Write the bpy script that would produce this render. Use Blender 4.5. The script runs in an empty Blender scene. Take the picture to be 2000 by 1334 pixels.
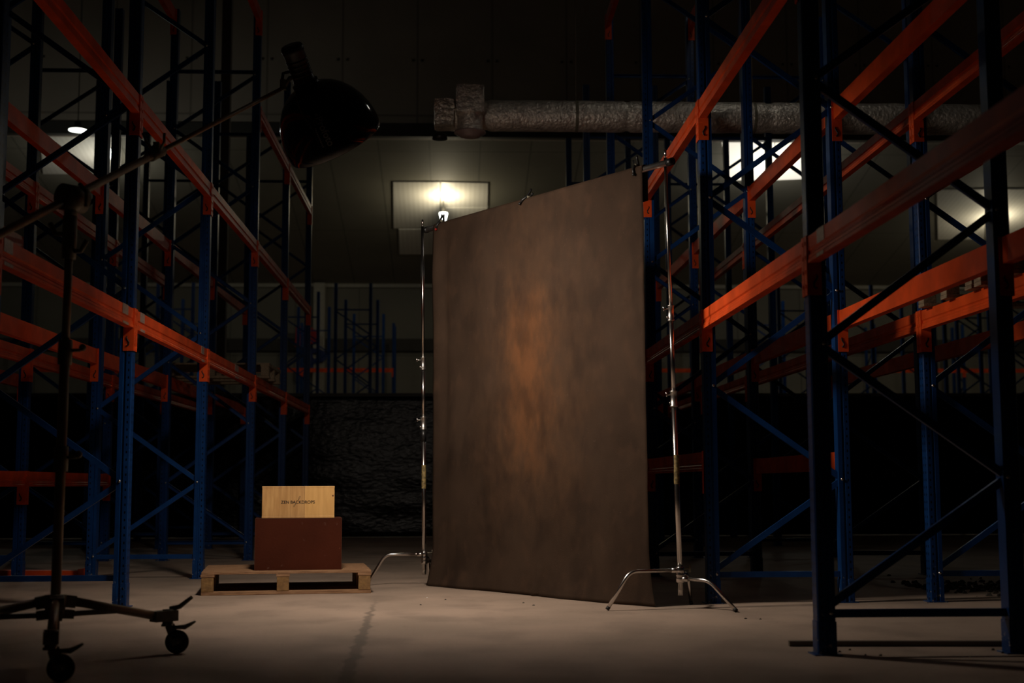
import bpy, math, random
from mathutils import Vector, Matrix, noise
random.seed(7)
PI = math.pi
S = bpy.context.scene
COL = S.collection

# ------------------------------------------------------------------ camera, world, exposure
FPX, PITCH, ROLL, YAW, CH = 2606.8, .1068, .0029, .0433, .8
def ray(u, v):
    xx = (u - 1000) / FPX; uu = -(v - 667) / FPX
    c, s = math.cos(ROLL), math.sin(ROLL); x = c*xx + s*uu; up = -s*xx + c*uu
    c, s = math.cos(PITCH), math.sin(PITCH); y = c - s*up; z = s + c*up
    c, s = math.cos(YAW), math.sin(YAW)
    return Vector((c*x + s*y, -s*x + c*y, z))
cd = bpy.data.cameras.new('camera'); cam = bpy.data.objects.new('camera', cd); COL.objects.link(cam)
fw = ray(1000, 667).normalized(); rt = (ray(2000, 667) - ray(1000, 667)).normalized(); up = rt.cross(fw)
cam.matrix_world = Matrix(((rt.x, up.x, -fw.x, 0), (rt.y, up.y, -fw.y, 0), (rt.z, up.z, -fw.z, CH), (0, 0, 0, 1)))
cd.sensor_width = 36; cd.lens = FPX / 2000 * 36; cd.clip_end = 200
cd.dof.use_dof = True; cd.dof.focus_distance = 9.7; cd.dof.aperture_fstop = 2.2
S.camera = cam
W = bpy.data.worlds.new('world'); S.world = W; W.use_nodes = True
W.node_tree.nodes['Background'].inputs[0].default_value = (.7, .75, 1, 1)
W.node_tree.nodes['Background'].inputs[1].default_value = 0.0
S.view_settings.view_transform = 'Standard'; S.view_settings.look = 'None'
S.view_settings.exposure = 0.0; S.view_settings.gamma = 1.0; S.view_settings.use_curve_mapping = False
KEY_POWER = 80
def light(name, kind, loc, power, color=(1, 1, 1), **k):
    l = bpy.data.lights.new(name, kind); l.energy = power; l.color = color
    for a, b in k.items(): setattr(l, a, b)
    o = bpy.data.objects.new(name, l); COL.objects.link(o); o.location = loc
    return o

# ------------------------------------------------------------------ materials
def mat(name, base, rough=.5, metal=0, var=.0, vscale=8, bump=0, bscale=30, emit=None, estr=0, spec=.5, coat=0, alpha=1, trans=0, col2=None, detail=4, stretch=None):
    m = bpy.data.materials.new(name); m.use_nodes = True
    nt = m.node_tree; b = nt.nodes['Principled BSDF']
    b.inputs['Base Color'].default_value = (*base, 1); b.inputs['Roughness'].default_value = rough
    b.inputs['Metallic'].default_value = metal; b.inputs['Specular IOR Level'].default_value = spec
    b.inputs['Coat Weight'].default_value = coat; b.inputs['Alpha'].default_value = alpha
    b.inputs['Transmission Weight'].default_value = trans
    if emit: b.inputs['Emission Color'].default_value = (*emit, 1); b.inputs['Emission Strength'].default_value = estr
    tc = nt.nodes.new('ShaderNodeTexCoord'); mp = nt.nodes.new('ShaderNodeMapping')
    nt.links.new(tc.outputs['Object'], mp.inputs[0])
    if stretch: mp.inputs['Scale'].default_value = stretch
    n = nt.nodes.new('ShaderNodeTexNoise'); n.inputs['Scale'].default_value = vscale; n.inputs['Detail'].default_value = detail
    nt.links.new(mp.outputs[0], n.inputs['Vector'])
    r = nt.nodes.new('ShaderNodeValToRGB'); e = r.color_ramp.elements
    lo = col2 if col2 else tuple(c*(1-var) for c in base); hi = base if col2 else tuple(min(1, c*(1+var)) for c in base)
    e[0].position = .35; e[0].color = (*lo, 1); e[1].position = .65; e[1].color = (*hi, 1)
    nt.links.new(n.outputs[0], r.inputs[0]); nt.links.new(r.outputs[0], b.inputs['Base Color'])
    if bump:
        n2 = nt.nodes.new('ShaderNodeTexNoise'); n2.inputs['Scale'].default_value = bscale; n2.inputs['Detail'].default_value = 6
        nt.links.new(mp.outputs[0], n2.inputs['Vector'])
        bp = nt.nodes.new('ShaderNodeBump'); bp.inputs['Strength'].default_value = bump; bp.inputs['Distance'].default_value = .02
        nt.links.new(n2.outputs[0], bp.inputs['Height']); nt.links.new(bp.outputs[0], b.inputs['Normal'])
    m['bsdf'] = 1
    return m
class N:      # small node helper
    def __init__(s, m): s.nt = m.node_tree; s.b = s.nt.nodes['Principled BSDF']
    def math(s, op, a, b=None, c=None):
        n = s.nt.nodes.new('ShaderNodeMath'); n.operation = op
        for i, x in enumerate((a, b, c)):
            if x is None: continue
            if isinstance(x, (int, float)): n.inputs[i].default_value = x
            else: s.nt.links.new(x, n.inputs[i])
        return n.outputs[0]
    def coords(s, which='Object'):
        t = s.nt.nodes.new('ShaderNodeTexCoord'); x = s.nt.nodes.new('ShaderNodeSeparateXYZ')
        s.nt.links.new(t.outputs[which], x.inputs[0]); return x.outputs[0], x.outputs[1], x.outputs[2], t.outputs[which]
    def noise(s, vec, scale, detail=4, stretch=None):
        if stretch:
            mp = s.nt.nodes.new('ShaderNodeMapping'); mp.inputs['Scale'].default_value = stretch
            s.nt.links.new(vec, mp.inputs[0]); vec = mp.outputs[0]
        n = s.nt.nodes.new('ShaderNodeTexNoise'); n.inputs['Scale'].default_value = scale; n.inputs['Detail'].default_value = detail
        s.nt.links.new(vec, n.inputs['Vector']); return n.outputs[0]
    def mix(s, f, a, b):
        n = s.nt.nodes.new('ShaderNodeMix'); n.data_type = 'RGBA'
        for i, x in ((0, f), (6, a), (7, b)):
            if isinstance(x, tuple): n.inputs[i].default_value = (*x, 1)
            elif isinstance(x, (int, float)): n.inputs[i].default_value = x
            else: s.nt.links.new(x, n.inputs[i])
        return n.outputs[2]
    def smooth(s, x, a, b):
        n = s.nt.nodes.new('ShaderNodeMapRange'); n.interpolation_type = 'SMOOTHSTEP'
        s.nt.links.new(x, n.inputs[0]); n.inputs[1].default_value = a; n.inputs[2].default_value = b
        return n.outputs[0]
    def base(s, c): s.nt.links.new(c, s.b.inputs['Base Color'])
    def basecol(s): return s.b.inputs['Base Color'].links[0].from_socket

BLUE = (.005, .037, .142); ORANGE = (.69, .078, .014)
M = {}
M['blue'] = mat('blue_paint', BLUE, .38, spec=.22, var=.15, vscale=6)
m = M['upright'] = mat('blue_perforated_upright', BLUE, .36, spec=.22, var=.15, vscale=6); n = N(m)
x, y, z, v = n.coords()
zz = n.math('FRACT', n.math('MULTIPLY', z, 20))
zrow = n.math('MULTIPLY', n.math('GREATER_THAN', zz, .3), n.math('LESS_THAN', zz, .62))
ay = n.math('ABSOLUTE', y)
side = n.math('MULTIPLY', n.math('GREATER_THAN', ay, .041), n.math('LESS_THAN', n.math('ABSOLUTE', n.math('SUBTRACT', x, .022)), .0045))
front = n.math('MULTIPLY', n.math('LESS_THAN', x, .003), n.math('LESS_THAN', n.math('ABSOLUTE', n.math('SUBTRACT', ay, .02)), .006))
hole = n.math('MULTIPLY', zrow, n.math('MAXIMUM', side, front))
scr = n.math('MULTIPLY', n.smooth(n.noise(v, 60, 6), .62, .70), n.smooth(z, .35, .0))
c = n.mix(hole, n.basecol(), (.0006, .0008, .001)); c = n.mix(scr, c, (.32, .3, .27)); n.base(c)
M['orange'] = mat('orange_paint', ORANGE, .42, var=.18, vscale=5, spec=.12)
M['tape'] = mat('cloudy_tape', (.5, .36, .3), .3, alpha=.75, var=.25, vscale=40)
M['black_mark'] = mat('black_mark', (.004, .004, .004), .5)
M['zinc'] = mat('zinc_bolt', (.6, .58, .52), .3, metal=1)
M['chrome'] = mat('chrome', (.66, .63, .6), .22, metal=1, var=.05)
M['alu'] = mat('brushed_aluminium', (.55, .53, .5), .38, metal=1, var=.1, vscale=30)
M['darksteel'] = mat('dark_steel', (.2, .18, .13), .5, metal=.3, var=.2, vscale=20)
M['boomsteel'] = mat('grimy_steel_tube', (.32, .25, .17), .45, metal=.3, var=.15, vscale=15)
M['rubber'] = mat('black_rubber', (.012, .012, .011), .6, var=.2)
M['blackplastic'] = mat('black_plastic', (.008, .008, .008), .4)
M['red_tip'] = mat('red_vinyl_tip', (.3, .01, .008), .4)
M['gloss_black'] = mat('glossy_black_vinyl', (.002, .002, .002), .1, coat=.3, spec=.4)
M['white_in'] = mat('white_lining', (.8, .8, .8), .6)
M['greyprint'] = mat('grey_print', (.14, .14, .14), .6)
M['foil'] = mat('crumpled_foil', (.78, .71, .63), .3, metal=.6, var=.2, vscale=14, bump=1.0, bscale=30)
M['diffuser'] = mat('mauve_plastic', (.3, .22, .2), .4)
M['amber_tape'] = mat('amber_tape', (.2, .145, .055), .55, var=.6, vscale=60)
M['wood'] = mat('pallet_wood', (.36, .2, .1), .75, col2=(.2, .1, .045), vscale=5, stretch=(2, 22, 22), bump=.25, bscale=40)
M['woodblock'] = mat('pallet_block_wood', (.27, .15, .05), .8, col2=(.17, .09, .03), vscale=30, bump=.2, bscale=60)
M['oldwood'] = mat('old_pallet_wood', (.3, .22, .14), .8, col2=(.14, .1, .06), vscale=5, stretch=(20, 2, 20))
m = M['apple'] = mat('birch_boards', (.62, .36, .135), .5, col2=(.47, .245, .08), vscale=3, stretch=(14, 6, 1.6), detail=6); n = N(m)
x, y, z, v = n.coords()
brd = n.math('GREATER_THAN', x, .315); b2 = n.math('MULTIPLY', n.math('GREATER_THAN', x, .125), n.math('LESS_THAN', x, .315))
c = n.mix(n.math('MULTIPLY', brd, .45), n.basecol(), (.80, .47, .15)); c = n.mix(n.math('MULTIPLY', b2, .25), c, (.40, .22, .08))
ln = n.math('MAXIMUM', n.math('LESS_THAN', n.math('ABSOLUTE', n.math('SUBTRACT', x, .315)), .0012), n.math('MULTIPLY', .4, n.math('LESS_THAN', n.math('ABSOLUTE', n.math('SUBTRACT', x, .21)), .0012)))
c = n.mix(ln, c, (.16, .07, .025))
dx = n.math('SUBTRACT', x, .527); dz = n.math('SUBTRACT', z, .165); kd = n.math('SQRT', n.math('ADD', n.math('MULTIPLY', dx, dx), n.math('MULTIPLY', dz, dz)))
c = n.mix(n.smooth(kd, .009, .004), c, (.10, .02, .008)); n.base(c)
m = M['trunk'] = mat('brown_painted_board', (.055, .0115, .0045), .5, spec=.15, var=.14, vscale=3, bump=.06, bscale=60); n = N(m)
x, y, z, v = n.coords()
sp = n.math('MULTIPLY', n.smooth(n.noise(v, 16, 5), .66, .74), .35); c = n.mix(sp, n.basecol(), (.16, .1, .075)); n.base(c)
M['trunk_edge'] = mat('worn_brown_edge', (.13, .055, .03), .5, var=.4, vscale=20)
M['sheet'] = mat('black_plastic_sheet', (.003, .0027, .0024), .24, spec=.22, bump=.7, bscale=9, stretch=(1, 1, 2.2))
M['lampglass'] = mat('lit_lamp_glass', (1, 1, .95), .3, emit=(.93, 1, .93), estr=5)
M['lampdisc'] = mat('lit_lamp_disc', (1, 1, .95), .3, emit=(.95, 1, .9), estr=4)
M['lampbody'] = mat('lamp_housing', (.05, .05, .045), .5)
M['sign_red'] = mat('red_sign', (.33, .006, .012), .5)
M['sign_blue'] = mat('blue_sign', (.006, .02, .12), .5)
M['pillar'] = mat('pale_pillar_paint', (.42, .40, .34), .8, var=.06)
M['pillar_dark'] = mat('brown_pillar_paint', (.10, .085, .065), .8, var=.1)
M['girder'] = mat('dark_steel_girder', (.045, .04, .033), .7)
M['stone'] = mat('dusty_stone', (.09, .08, .065), .9, var=.4, vscale=30)
M['railsteel'] = mat('dull_steel_bar', (.16, .13, .1), .6, metal=.3)
M['white_bit'] = mat('white_scrap', (.8, .78, .74), .6)
# floor: dusty concrete with streaks and one dark ragged joint
m = M['floor'] = mat('dusty_concrete', (.36, .265, .2), .75, var=0, bump=.08, bscale=22); n = N(m)
x, y, z, v = n.coords()
n1 = n.noise(v, 1.1, 6); n2 = n.noise(v, 2.4, 8, (1, .8, 1)); n3 = n.noise(v, 26, 4)
c = n.mix(n.smooth(n1, .3, .7), (.30, .225, .17), (.40, .295, .225))
c = n.mix(n.math('MULTIPLY', n.smooth(n2, .47, .68), .5), c, (.2, .15, .115))
c = n.mix(n.math('MULTIPLY', n.smooth(n3, .64, .7), .35), c, (.13, .1, .08))
jit = n.math('MULTIPLY', n.math('SUBTRACT', n.noise(v, 6, 8), .5), .10)
jx = n.math('ABSOLUTE', n.math('ADD', n.math('ADD', n.math('SUBTRACT', x, -.29), n.math('MULTIPLY', y, .0275)), jit))
wid = n.smooth(y, 10.2, 6.0)
j = n.smooth(n.math('SUBTRACT', jx, n.math('MULTIPLY', wid, .02)), .022, .0)
j = n.math('MULTIPLY', j, n.smooth(y, 10.0, 8.4))
c = n.mix(n.math('MULTIPLY', j, .62), c, (.085, .07, .055)); n.base(c)
# wall and ceiling panels with seams
def panel_mat(name, colr, sx, sy, axes=(0, 1), wid=.02):
    m = mat(name, colr, .7, var=.08, vscale=.6); n = N(m); co = n.coords()
    def seam(a, sp):
        f = n.math('FRACT', n.math('DIVIDE', co[a], sp)); return n.math('LESS_THAN', n.math('ABSOLUTE', n.math('SUBTRACT', f, .5)), wid/sp)
    s1 = seam(axes[0], sx); s2 = seam(axes[1], sy)
    c = n.mix(n.math('MULTIPLY', n.math('MAXIMUM', s1, s2), .55), n.basecol(), tuple(q*.25 for q in colr)); n.base(c)
    return m
M['ceil'] = panel_mat('ceiling_panels', (.23, .22, .18), 1.38, 5.5, (0, 1))
M['bulk'] = panel_mat('bulkhead_panels', (.4, .33, .27), 1.98, 4.2, (0, 2), .025)
M['wall'] = panel_mat('wall_panels', (.2, .19, .155), 2.2, 3.5, (0, 2))
M['sidewall'] = panel_mat('side_wall_panels', (.3, .28, .24), 2.2, 3.5, (1, 2))
m = M['rooflight'] = mat('ribbed_white_sheet', (.8, .78, .72), .5); n = N(m)
x, y, z, v = n.coords(); rb = n.math('SINE', n.math('MULTIPLY', x, 45)); c = n.mix(n.math('MULTIPLY', n.math('ADD', rb, 1), .12), (.8, .78, .72), (.5, .47, .4)); n.base(c)
M['rooflight_glow'] = mat('glow_added_white_sheet', (.8, .78, .72), .5, emit=(1, .93, .78), estr=.8)  # rooflight sheet colour with emission added so two sheets look brightly lit
# hand-painted backdrop cloth: mottled brown with a lighter amber cloud painted in the middle
m = M['backdrop'] = mat('painted_canvas', (.1, .07, .05), .9, spec=.06); n = N(m)
x, y, z, v = n.coords()
a = n.math('DIVIDE', n.math('SUBTRACT', x, 1.24), .80); bz = n.math('DIVIDE', n.math('SUBTRACT', z, 1.55), 1.35)
a2 = n.math('DIVIDE', n.math('SUBTRACT', x, 1.22), .30); b2 = n.math('DIVIDE', n.math('SUBTRACT', z, 1.62), .62)
wob = n.math('ADD', n.math('MULTIPLY', n.math('SUBTRACT', n.noise(v, 1.6, 9), .5), 1.5), n.math('MULTIPLY', n.math('SUBTRACT', n.noise(v, 8, 9, (2.2, 1, 1)), .5), .9))
d1 = n.math('ADD', n.math('SQRT', n.math('ADD', n.math('MULTIPLY', a, a), n.math('MULTIPLY', bz, bz))), wob)
d2 = n.math('ADD', n.math('SQRT', n.math('ADD', n.math('MULTIPLY', a2, a2), n.math('MULTIPLY', b2, b2))), wob)
c = n.mix(n.smooth(n.noise(v, 1.7, 7), .3, .7), (.034, .0212, .0142), (.049, .0307, .0203))
c = n.mix(n.math('MULTIPLY', n.smooth(d1, 1.15, .0), .8), c, (.078, .042, .023))
c = n.mix(n.math('MULTIPLY', n.smooth(d2, 1.35, .0), .75), c, (.15, .062, .024))
str_ = n.noise(v, 3.2, 9, (1.5, 1, .8)); c = n.mix(n.math('MULTIPLY', n.smooth(str_, .44, .68), .55), c, (.024, .0155, .0112))
st2 = n.noise(v, 6, 8, (1.2, 1, .9)); c = n.mix(n.math('MULTIPLY', n.smooth(st2, .52, .72), .35), c, (.075, .042, .026))
fl = n.smooth(n.noise(v, 55, 3), .69, .74); c = n.mix(n.math('MULTIPLY', fl, .25), c, (.13, .09, .065)); n.base(c)
n4 = n.nt.nodes.new('ShaderNodeBump'); n4.inputs['Strength'].default_value = .25; n4.inputs['Distance'].default_value = .004
n.nt.links.new(n.noise(v, 160, 4), n4.inputs['Height']); n.nt.links.new(n4.outputs[0], n.b.inputs['Normal'])

# ------------------------------------------------------------------ mesh builder
def frame_of(d, ref=None):
    d = d.normalized(); ref = ref or (Vector((0, 0, 1)) if abs(d.z) < .95 else Vector((1, 0, 0)))
    a = ref.cross(d).normalized(); return a, d.cross(a).normalized(), d
class MB:
    def __init__(s): s.v = []; s.f = []; s.sm = []
    def add(s, vs, fs, smooth=False):
        k = len(s.v); s.v += [tuple(q) for q in vs]; s.f += [tuple(i+k for i in f) for f in fs]; s.sm += [smooth]*len(fs); return s
    def box(s, c, size, R=None):
        hx, hy, hz = (q/2 for q in size); c = Vector(c)
        vs = [Vector((a*hx, b*hy, d*hz)) for a in (-1, 1) for b in (-1, 1) for d in (-1, 1)]
        if R is not None: vs = [R @ q for q in vs]
        return s.add([c+q for q in vs], [(0, 1, 3, 2), (4, 6, 7, 5), (0, 4, 5, 1), (2, 3, 7, 6), (0, 2, 6, 4), (1, 5, 7, 3)])
    def bar(s, p0, p1, w, h, ref=None):
        p0, p1 = Vector(p0), Vector(p1); a, b, d = frame_of(p1-p0, ref)
        R = Matrix((a, b, d)).transposed(); return s.box((p0+p1)/2, (w, h, (p1-p0).length), R)
    def prism(s, poly, o, ex, ey, ez):
        o, ex, ey, ez = map(Vector, (o, ex, ey, ez)); k = len(poly)
        vs = [o+ex*a+ey*b for a, b in poly]; vs += [q+ez for q in vs]
        fs = [(i, (i+1) % k, (i+1) % k+k, i+k) for i in range(k)]
        return s.add(vs, fs+[tuple(range(k))[::-1], tuple(range(k, 2*k))])
    def tube(s, pts, r, n=12, caps=True):
        pts = [Vector(p) for p in pts]; rs = r if isinstance(r, (list, tuple)) else [r]*len(pts)
        T = []
        for i in range(len(pts)):
            t = (pts[min(i+1, len(pts)-1)]-pts[max(i-1, 0)]); T.append(t.normalized())
        a, b, _ = frame_of(T[0]); vs = []
        for i, p in enumerate(pts):
            a = (a - T[i]*a.dot(T[i])).normalized(); b = T[i].cross(a)
            vs += [p+(a*math.cos(2*PI*j/n)+b*math.sin(2*PI*j/n))*rs[i] for j in range(n)]
        fs = [(i*n+j, i*n+(j+1) % n, (i+1)*n+(j+1) % n, (i+1)*n+j) for i in range(len(pts)-1) for j in range(n)]
        s.add(vs, fs, True)
        if caps:
            k = len(s.v)-len(vs); s.f += [tuple(k+j for j in range(n))[::-1], tuple(k+(len(pts)-1)*n+j for j in range(n))]; s.sm += [False]*2
        return s
    def lathe(s, prof, o, axis, n=40):      # prof = [(t along axis, radius)]
        o = Vector(o); a, b, d = frame_of(Vector(axis)); vs = []
        for t, r in prof: vs += [o+d*t+(a*math.cos(2*PI*j/n)+b*math.sin(2*PI*j/n))*r for j in range(n)]
        return s.add(vs, [(i*n+j, i*n+(j+1) % n, (i+1)*n+(j+1) % n, (i+1)*n+j) for i in range(len(prof)-1) for j in range(n)], True)
    def cyl(s, p0, p1, r0, r1=None, n=20):
        p0, p1 = Vector(p0), Vector(p1); L = (p1-p0).length; r1 = r0 if r1 is None else r1
        return s.lathe([(0, .0001), (.0001, r0), (L-.0001, r1), (L, .0001)], p0, p1-p0, n)
    def ball(s, c, r, n=12):
        return s.lathe([(-r*math.cos(PI*i/8), max(.0001, r*math.sin(PI*i/8))) for i in range(9)], c, (0, 0, 1), n)
    def mesh(s, name, m):
        me = bpy.data.meshes.new(name); me.from_pydata(s.v, [], s.f)
        me.polygons.foreach_set('use_smooth', s.sm); me.materials.append(m); me.update()
        import bmesh
        bm = bmesh.new(); bm.from_mesh(me); bmesh.ops.recalc_face_normals(bm, faces=bm.faces); bm.to_mesh(me); bm.free()
        return me
    def build(s, name, m, parent=None, off=None, bevel=0):
        if off is not None: o_ = Vector(off); s.v = [tuple(Vector(q)-o_) for q in s.v]
        me = s.mesh(name, m)
        if any(s.sm) and not all(s.sm): pass
        o = inst(name, me, parent)
        if off is not None and parent is None: o.location = off
        if bevel:
            b = o.modifiers.new('bevel', 'BEVEL'); b.width = bevel; b.segments = 2; b.limit_method = 'ANGLE'
        return o
def inst(name, me, parent=None, loc=(0, 0, 0), rz=0):
    o = bpy.data.objects.new(name, me); COL.objects.link(o); o.location = loc; o.rotation_euler.z = rz
    if parent: o.parent = parent
    return o
def tag(o, label, cat, group=None, kind=None):
    o['label'] = label; o['category'] = cat
    if group: o['group'] = group
    o['kind'] = kind or 'thing'
    return o
def thing(name, label, cat, loc=(0, 0, 0), rz=0, group=None):
    o = bpy.data.objects.new(name, None); COL.objects.link(o); o.location = loc; o.rotation_euler.z = rz
    o.empty_display_size = .1
    return tag(o, label, cat, group)
def struct(name, mb, m):
    o = mb.build(name, m); o['kind'] = 'structure'; return o
def text_mesh(body, size):
    cu = bpy.data.curves.new('lettering', 'FONT'); cu.body = body; cu.size = size; cu.align_x = 'CENTER'; cu.resolution_u = 3; cu.offset = size*.018
    o = bpy.data.objects.new('lettering', cu); COL.objects.link(o)
    dg = bpy.context.evaluated_depsgraph_get(); dg.update(); me = bpy.data.meshes.new_from_object(o.evaluated_get(dg))
    vs = [tuple(v.co) for v in me.vertices]; fs = [tuple(p.vertices) for p in me.polygons]
    bpy.data.objects.remove(o); bpy.data.curves.remove(cu); bpy.data.meshes.remove(me)
    return vs, fs
def onY(u, v, Y): d = ray(u, v); return Vector((0, 0, CH))+d*(Y/d.y)
def onZ(u, v, Z=0): d = ray(u, v); return Vector((0, 0, CH))+d*((Z-CH)/d.z)

# ------------------------------------------------------------------ the setting
struct('floor', MB().box((1, 21, -.05), (52, 56, .1)), M['floor'])
EAVE_Z, WALL_Y, SLOPE, BULK_Y, BULK_Z = 7.7, 46.0, .21, 34.5, 9.9
def ceil_z(Y): return EAVE_Z+SLOPE*(WALL_Y-Y)
cb = MB(); x0, x1 = -25, 27
cb.add([(x0, BULK_Y, ceil_z(BULK_Y)), (x1, BULK_Y, ceil_z(BULK_Y)), (x1, WALL_Y, EAVE_Z), (x0, WALL_Y, EAVE_Z),
        (x0, BULK_Y, ceil_z(BULK_Y)+.15), (x1, BULK_Y, ceil_z(BULK_Y)+.15), (x1, WALL_Y, EAVE_Z+.15), (x0, WALL_Y, EAVE_Z+.15)],
       [(0, 1, 2, 3), (7, 6, 5, 4), (0, 4, 5, 1), (2, 6, 7, 3)])
cb.box((1, (BULK_Y-7)/2, 14.6), (52, BULK_Y+7, .2))
struct('ceiling', cb, M['ceil'])
struct('wall_far', MB().box((1, WALL_Y+.1, 4.2), (52, .2, 8.6)), M['wall'])
struct('wall_near', MB().box((1, -7.1, 7.3), (52, .2, 14.8)), M['wall'])
struct('wall_left', MB().box((-25.1, 19.5, 7.3), (.2, 53.4, 14.8)), M['sidewall'])
struct('wall_right', MB().box((27.1, 19.5, 7.3), (.2, 53.4, 14.8)), M['sidewall'])
bk = MB().box((1, BULK_Y+.1, (BULK_Z+14.6)/2), (52, .2, 14.6-BULK_Z))
struct('wall_bulkhead', bk, M['bulk'])
struct('trim_1', MB().box((1, BULK_Y-.12, BULK_Z+.14), (52, .24, .34)), M['girder'])
struct('trim_2', MB().box((1, WALL_Y-.08, 5.6), (52, .16, .42)), M['girder'])
struct('trim_3', MB().box((1, WALL_Y-.06, EAVE_Z-.02), (52, .12, .16)), M['pillar'])
# bolts on the bulkhead panels
bb = MB()
for k in range(-8, 9):
    for dx in (-.12, .12):
        bb.box((k*1.98+.99+dx, BULK_Y-.01, 12.0), (.06, .02, .06))
struct('trim_4', bb, M['girder'])
# ribbed rooflight sheets set in the sloping ceiling
def on_ceil(u, v, drop=.03):
    d = ray(u, v); z0 = EAVE_Z-drop+SLOPE*WALL_Y
    t = (z0-CH)/(d.z+SLOPE*d.y); return Vector((0, 0, CH))+d*t
def bulb_at(u, v, d): return on_ceil(u, v, 0)+Vector((0, -.25, -d))
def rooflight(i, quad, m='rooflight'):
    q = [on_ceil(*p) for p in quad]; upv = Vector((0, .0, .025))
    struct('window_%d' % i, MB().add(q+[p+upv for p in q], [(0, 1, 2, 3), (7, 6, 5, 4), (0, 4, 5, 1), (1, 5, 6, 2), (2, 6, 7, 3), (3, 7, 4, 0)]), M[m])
rooflight(1, [(768, 356), (859, 356), (859, 446), (769, 446)])
rooflight(2, [(861, 356), (953, 358), (952, 404), (861, 404)])
rooflight(3, [(861, 406), (952, 406), (951, 452), (861, 452)])
rooflight(4, [(779, 448), (858, 448), (857, 497), (780, 497)])
rooflight(5, [(1408, 266), (1512, 268), (1514, 352), (1421, 352)], 'rooflight_glow')
rooflight(6, [(1514, 268), (1620, 272), (1612, 348), (1516, 352)], 'rooflight_glow')
rooflight(7, [(78, 262), (236, 262), (236, 340), (84, 340)])
rooflight(8, [(1830, 372), (1925, 370), (1922, 468), (1832, 468)])
rooflight(9, [(1928, 370), (2030, 370), (2024, 468), (1926, 468)])
# building pillars
def pillar(u, vb, Y, w, top, m, label):
    p = onY(u, vb, Y)
    o = MB().box((p.x, Y, top/2), (w, w, top)).build('building_pillar', m); o['kind'] = 'structure'; o['label'] = label
pillar(622, 765, 45.7, .37, 7.7, M['pillar'], 'pale square building pillar behind the left racks')
pillar(425, 1000, 21.3, .15, 14.4, M['pillar_dark'], 'brown square building pillar beyond the left aisle row')

# ------------------------------------------------------------------ pallet racking
D = 1.0; HF = 6.09
prof = [(0, -.036), (.006, -.045), (.040, -.045), (.044, -.037), (.054, -.037), (.058, -.045), (.085, -.045), (.085, .045), (.058, .045), (.054, .037), (.044, .037), (.040, .045), (.006, .045), (0, .036)]
UP = MB().prism(prof, (0, 0, .004), (1, 0, 0), (0, 1, 0), (0, 0, HF)).mesh('upright', M['upright'])
sl = MB().box((.043, 0, .003), (.13, .13, .006))
prof2 = [(a+(.0035 if a > .04 else -.0035), b*1.07) for a, b in prof]
sl.prism(prof2, (0, 0, .006), (1, 0, 0), (0, 1, 0), (0, 0, .15))
FOOT = sl.mesh('foot_shoe', M['upright'])
def channel(p0, p1):
    b = MB(); b.bar(p0, p1, .026, .038, Vector((0, 1, 0)).cross((Vector(p1)-Vector(p0)).normalized())); return b
def brace(name, p0, p1):
    p0, p1 = Vector(p0), Vector(p1); d = (p1-p0).normalized(); w = Vector((0, 1, 0)); h = w.cross(d).normalized()
    R = Matrix((w, h, d)).transposed()
    b = MB(); c = (p0+p1)/2; L = (p1-p0).length
    b.box(c+w*-.012, (.004, .038, L), R); b.box(c+h*.017, (.026, .004, L), R); b.box(c-h*.017, (.026, .004, L), R)
    return b.mesh(name, M['blue'])
XL, XR_ = .066, D-.066
HB = [brace('horizontal_brace', (XL, 0, z), (XR_, 0, z)) for z in (.19, 5.39)]
zs = [.215, .83, 1.47, 2.13, 2.78, 3.43, 4.08, 4.73, 5.35]
DB = []
for i in range(8):
    a, b = (XL, XR_) if i % 2 == 0 else (XR_, XL)
    s_ = Vector((b-a, 0, zs[i+1]-zs[i])).normalized()
    DB.append(brace('diagonal_brace', Vector((a, 0, zs[i]+.012)), Vector((b, 0, zs[i+1]-.012))))
BOLT = MB().cyl((0, -.052, 0), (0, .052, 0), .009, n=8).mesh('bolt', M['zinc'])
def rack_frame(x, y, label, flip=False, near=True, group=None, rz=0):
    t = thing('rack_ladder', label, 'rack frame', (x+(D if flip else 0), y, 0), PI if flip else rz, group)
    for q, (lx, r) in enumerate(((0, 0), (D, PI))):
        u = inst('upright', UP, t, (lx, 0, 0), r); inst('foot_shoe', FOOT, u)
        if near:
            for k, z in enumerate(zs):
                if k % 2 == q: inst('bolt', BOLT, u, (.064, 0, z-.02 if k == 0 else z))
    for me in HB: inst('horizontal_brace', me, t)
    for me in DB: inst('diagonal_brace', me, t)
    return t
bp_ = [(0, 0), (.05, 0), (.05, -.13), (-.004, -.13), (-.004, -.114), (0, -.108), (0, -.094), (.007, -.086), (.007, -.072), (0, -.064)]
def beam_meshes(L):
    body = MB().prism(bp_, (0, 0, 0), (1, 0, 0), (0, 0, 1), (0, L, 0)).mesh('beam_body', M['orange'])
    cons = []; locks = []
    for e, sg in ((0, -1), (L, 1)):
        c = MB(); yo = e+sg*.002
        c.prism([(-.007, .005), (.064, .005), (.064, -.285), (-.007, -.285)], (0, yo-.002, 0), (1, 0, 0), (0, 0, 1), (0, .004, 0))
        c.box((-.006, e+sg*.024, -.14), (.004, .044, .29))
        for k in range(4): c.box((-.009, e+sg*.026, -.03-.07*k), (.004, .012, .02))
        cons.append(c.mesh('connector', M['orange']))
        g = [(.018, -.190), (.021, -.203), (.030, -.222), (.031, -.238), (.026, -.250), (.040, -.262)]
        g = [(.022, -.186), (.018, -.198), (.026, -.213), (.036, -.228), (.034, -.245), (.022, -.252)]
        g = [(.060-a+.0, b) for a, b in g]
        l = MB().tube([(a, e-sg*.001, b) for a, b in g], [.0028, .0045, .005, .005, .0045, .0065], 6); locks.append(l.mesh('lock_pin', M['black_mark']))
    return body, cons, locks
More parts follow.
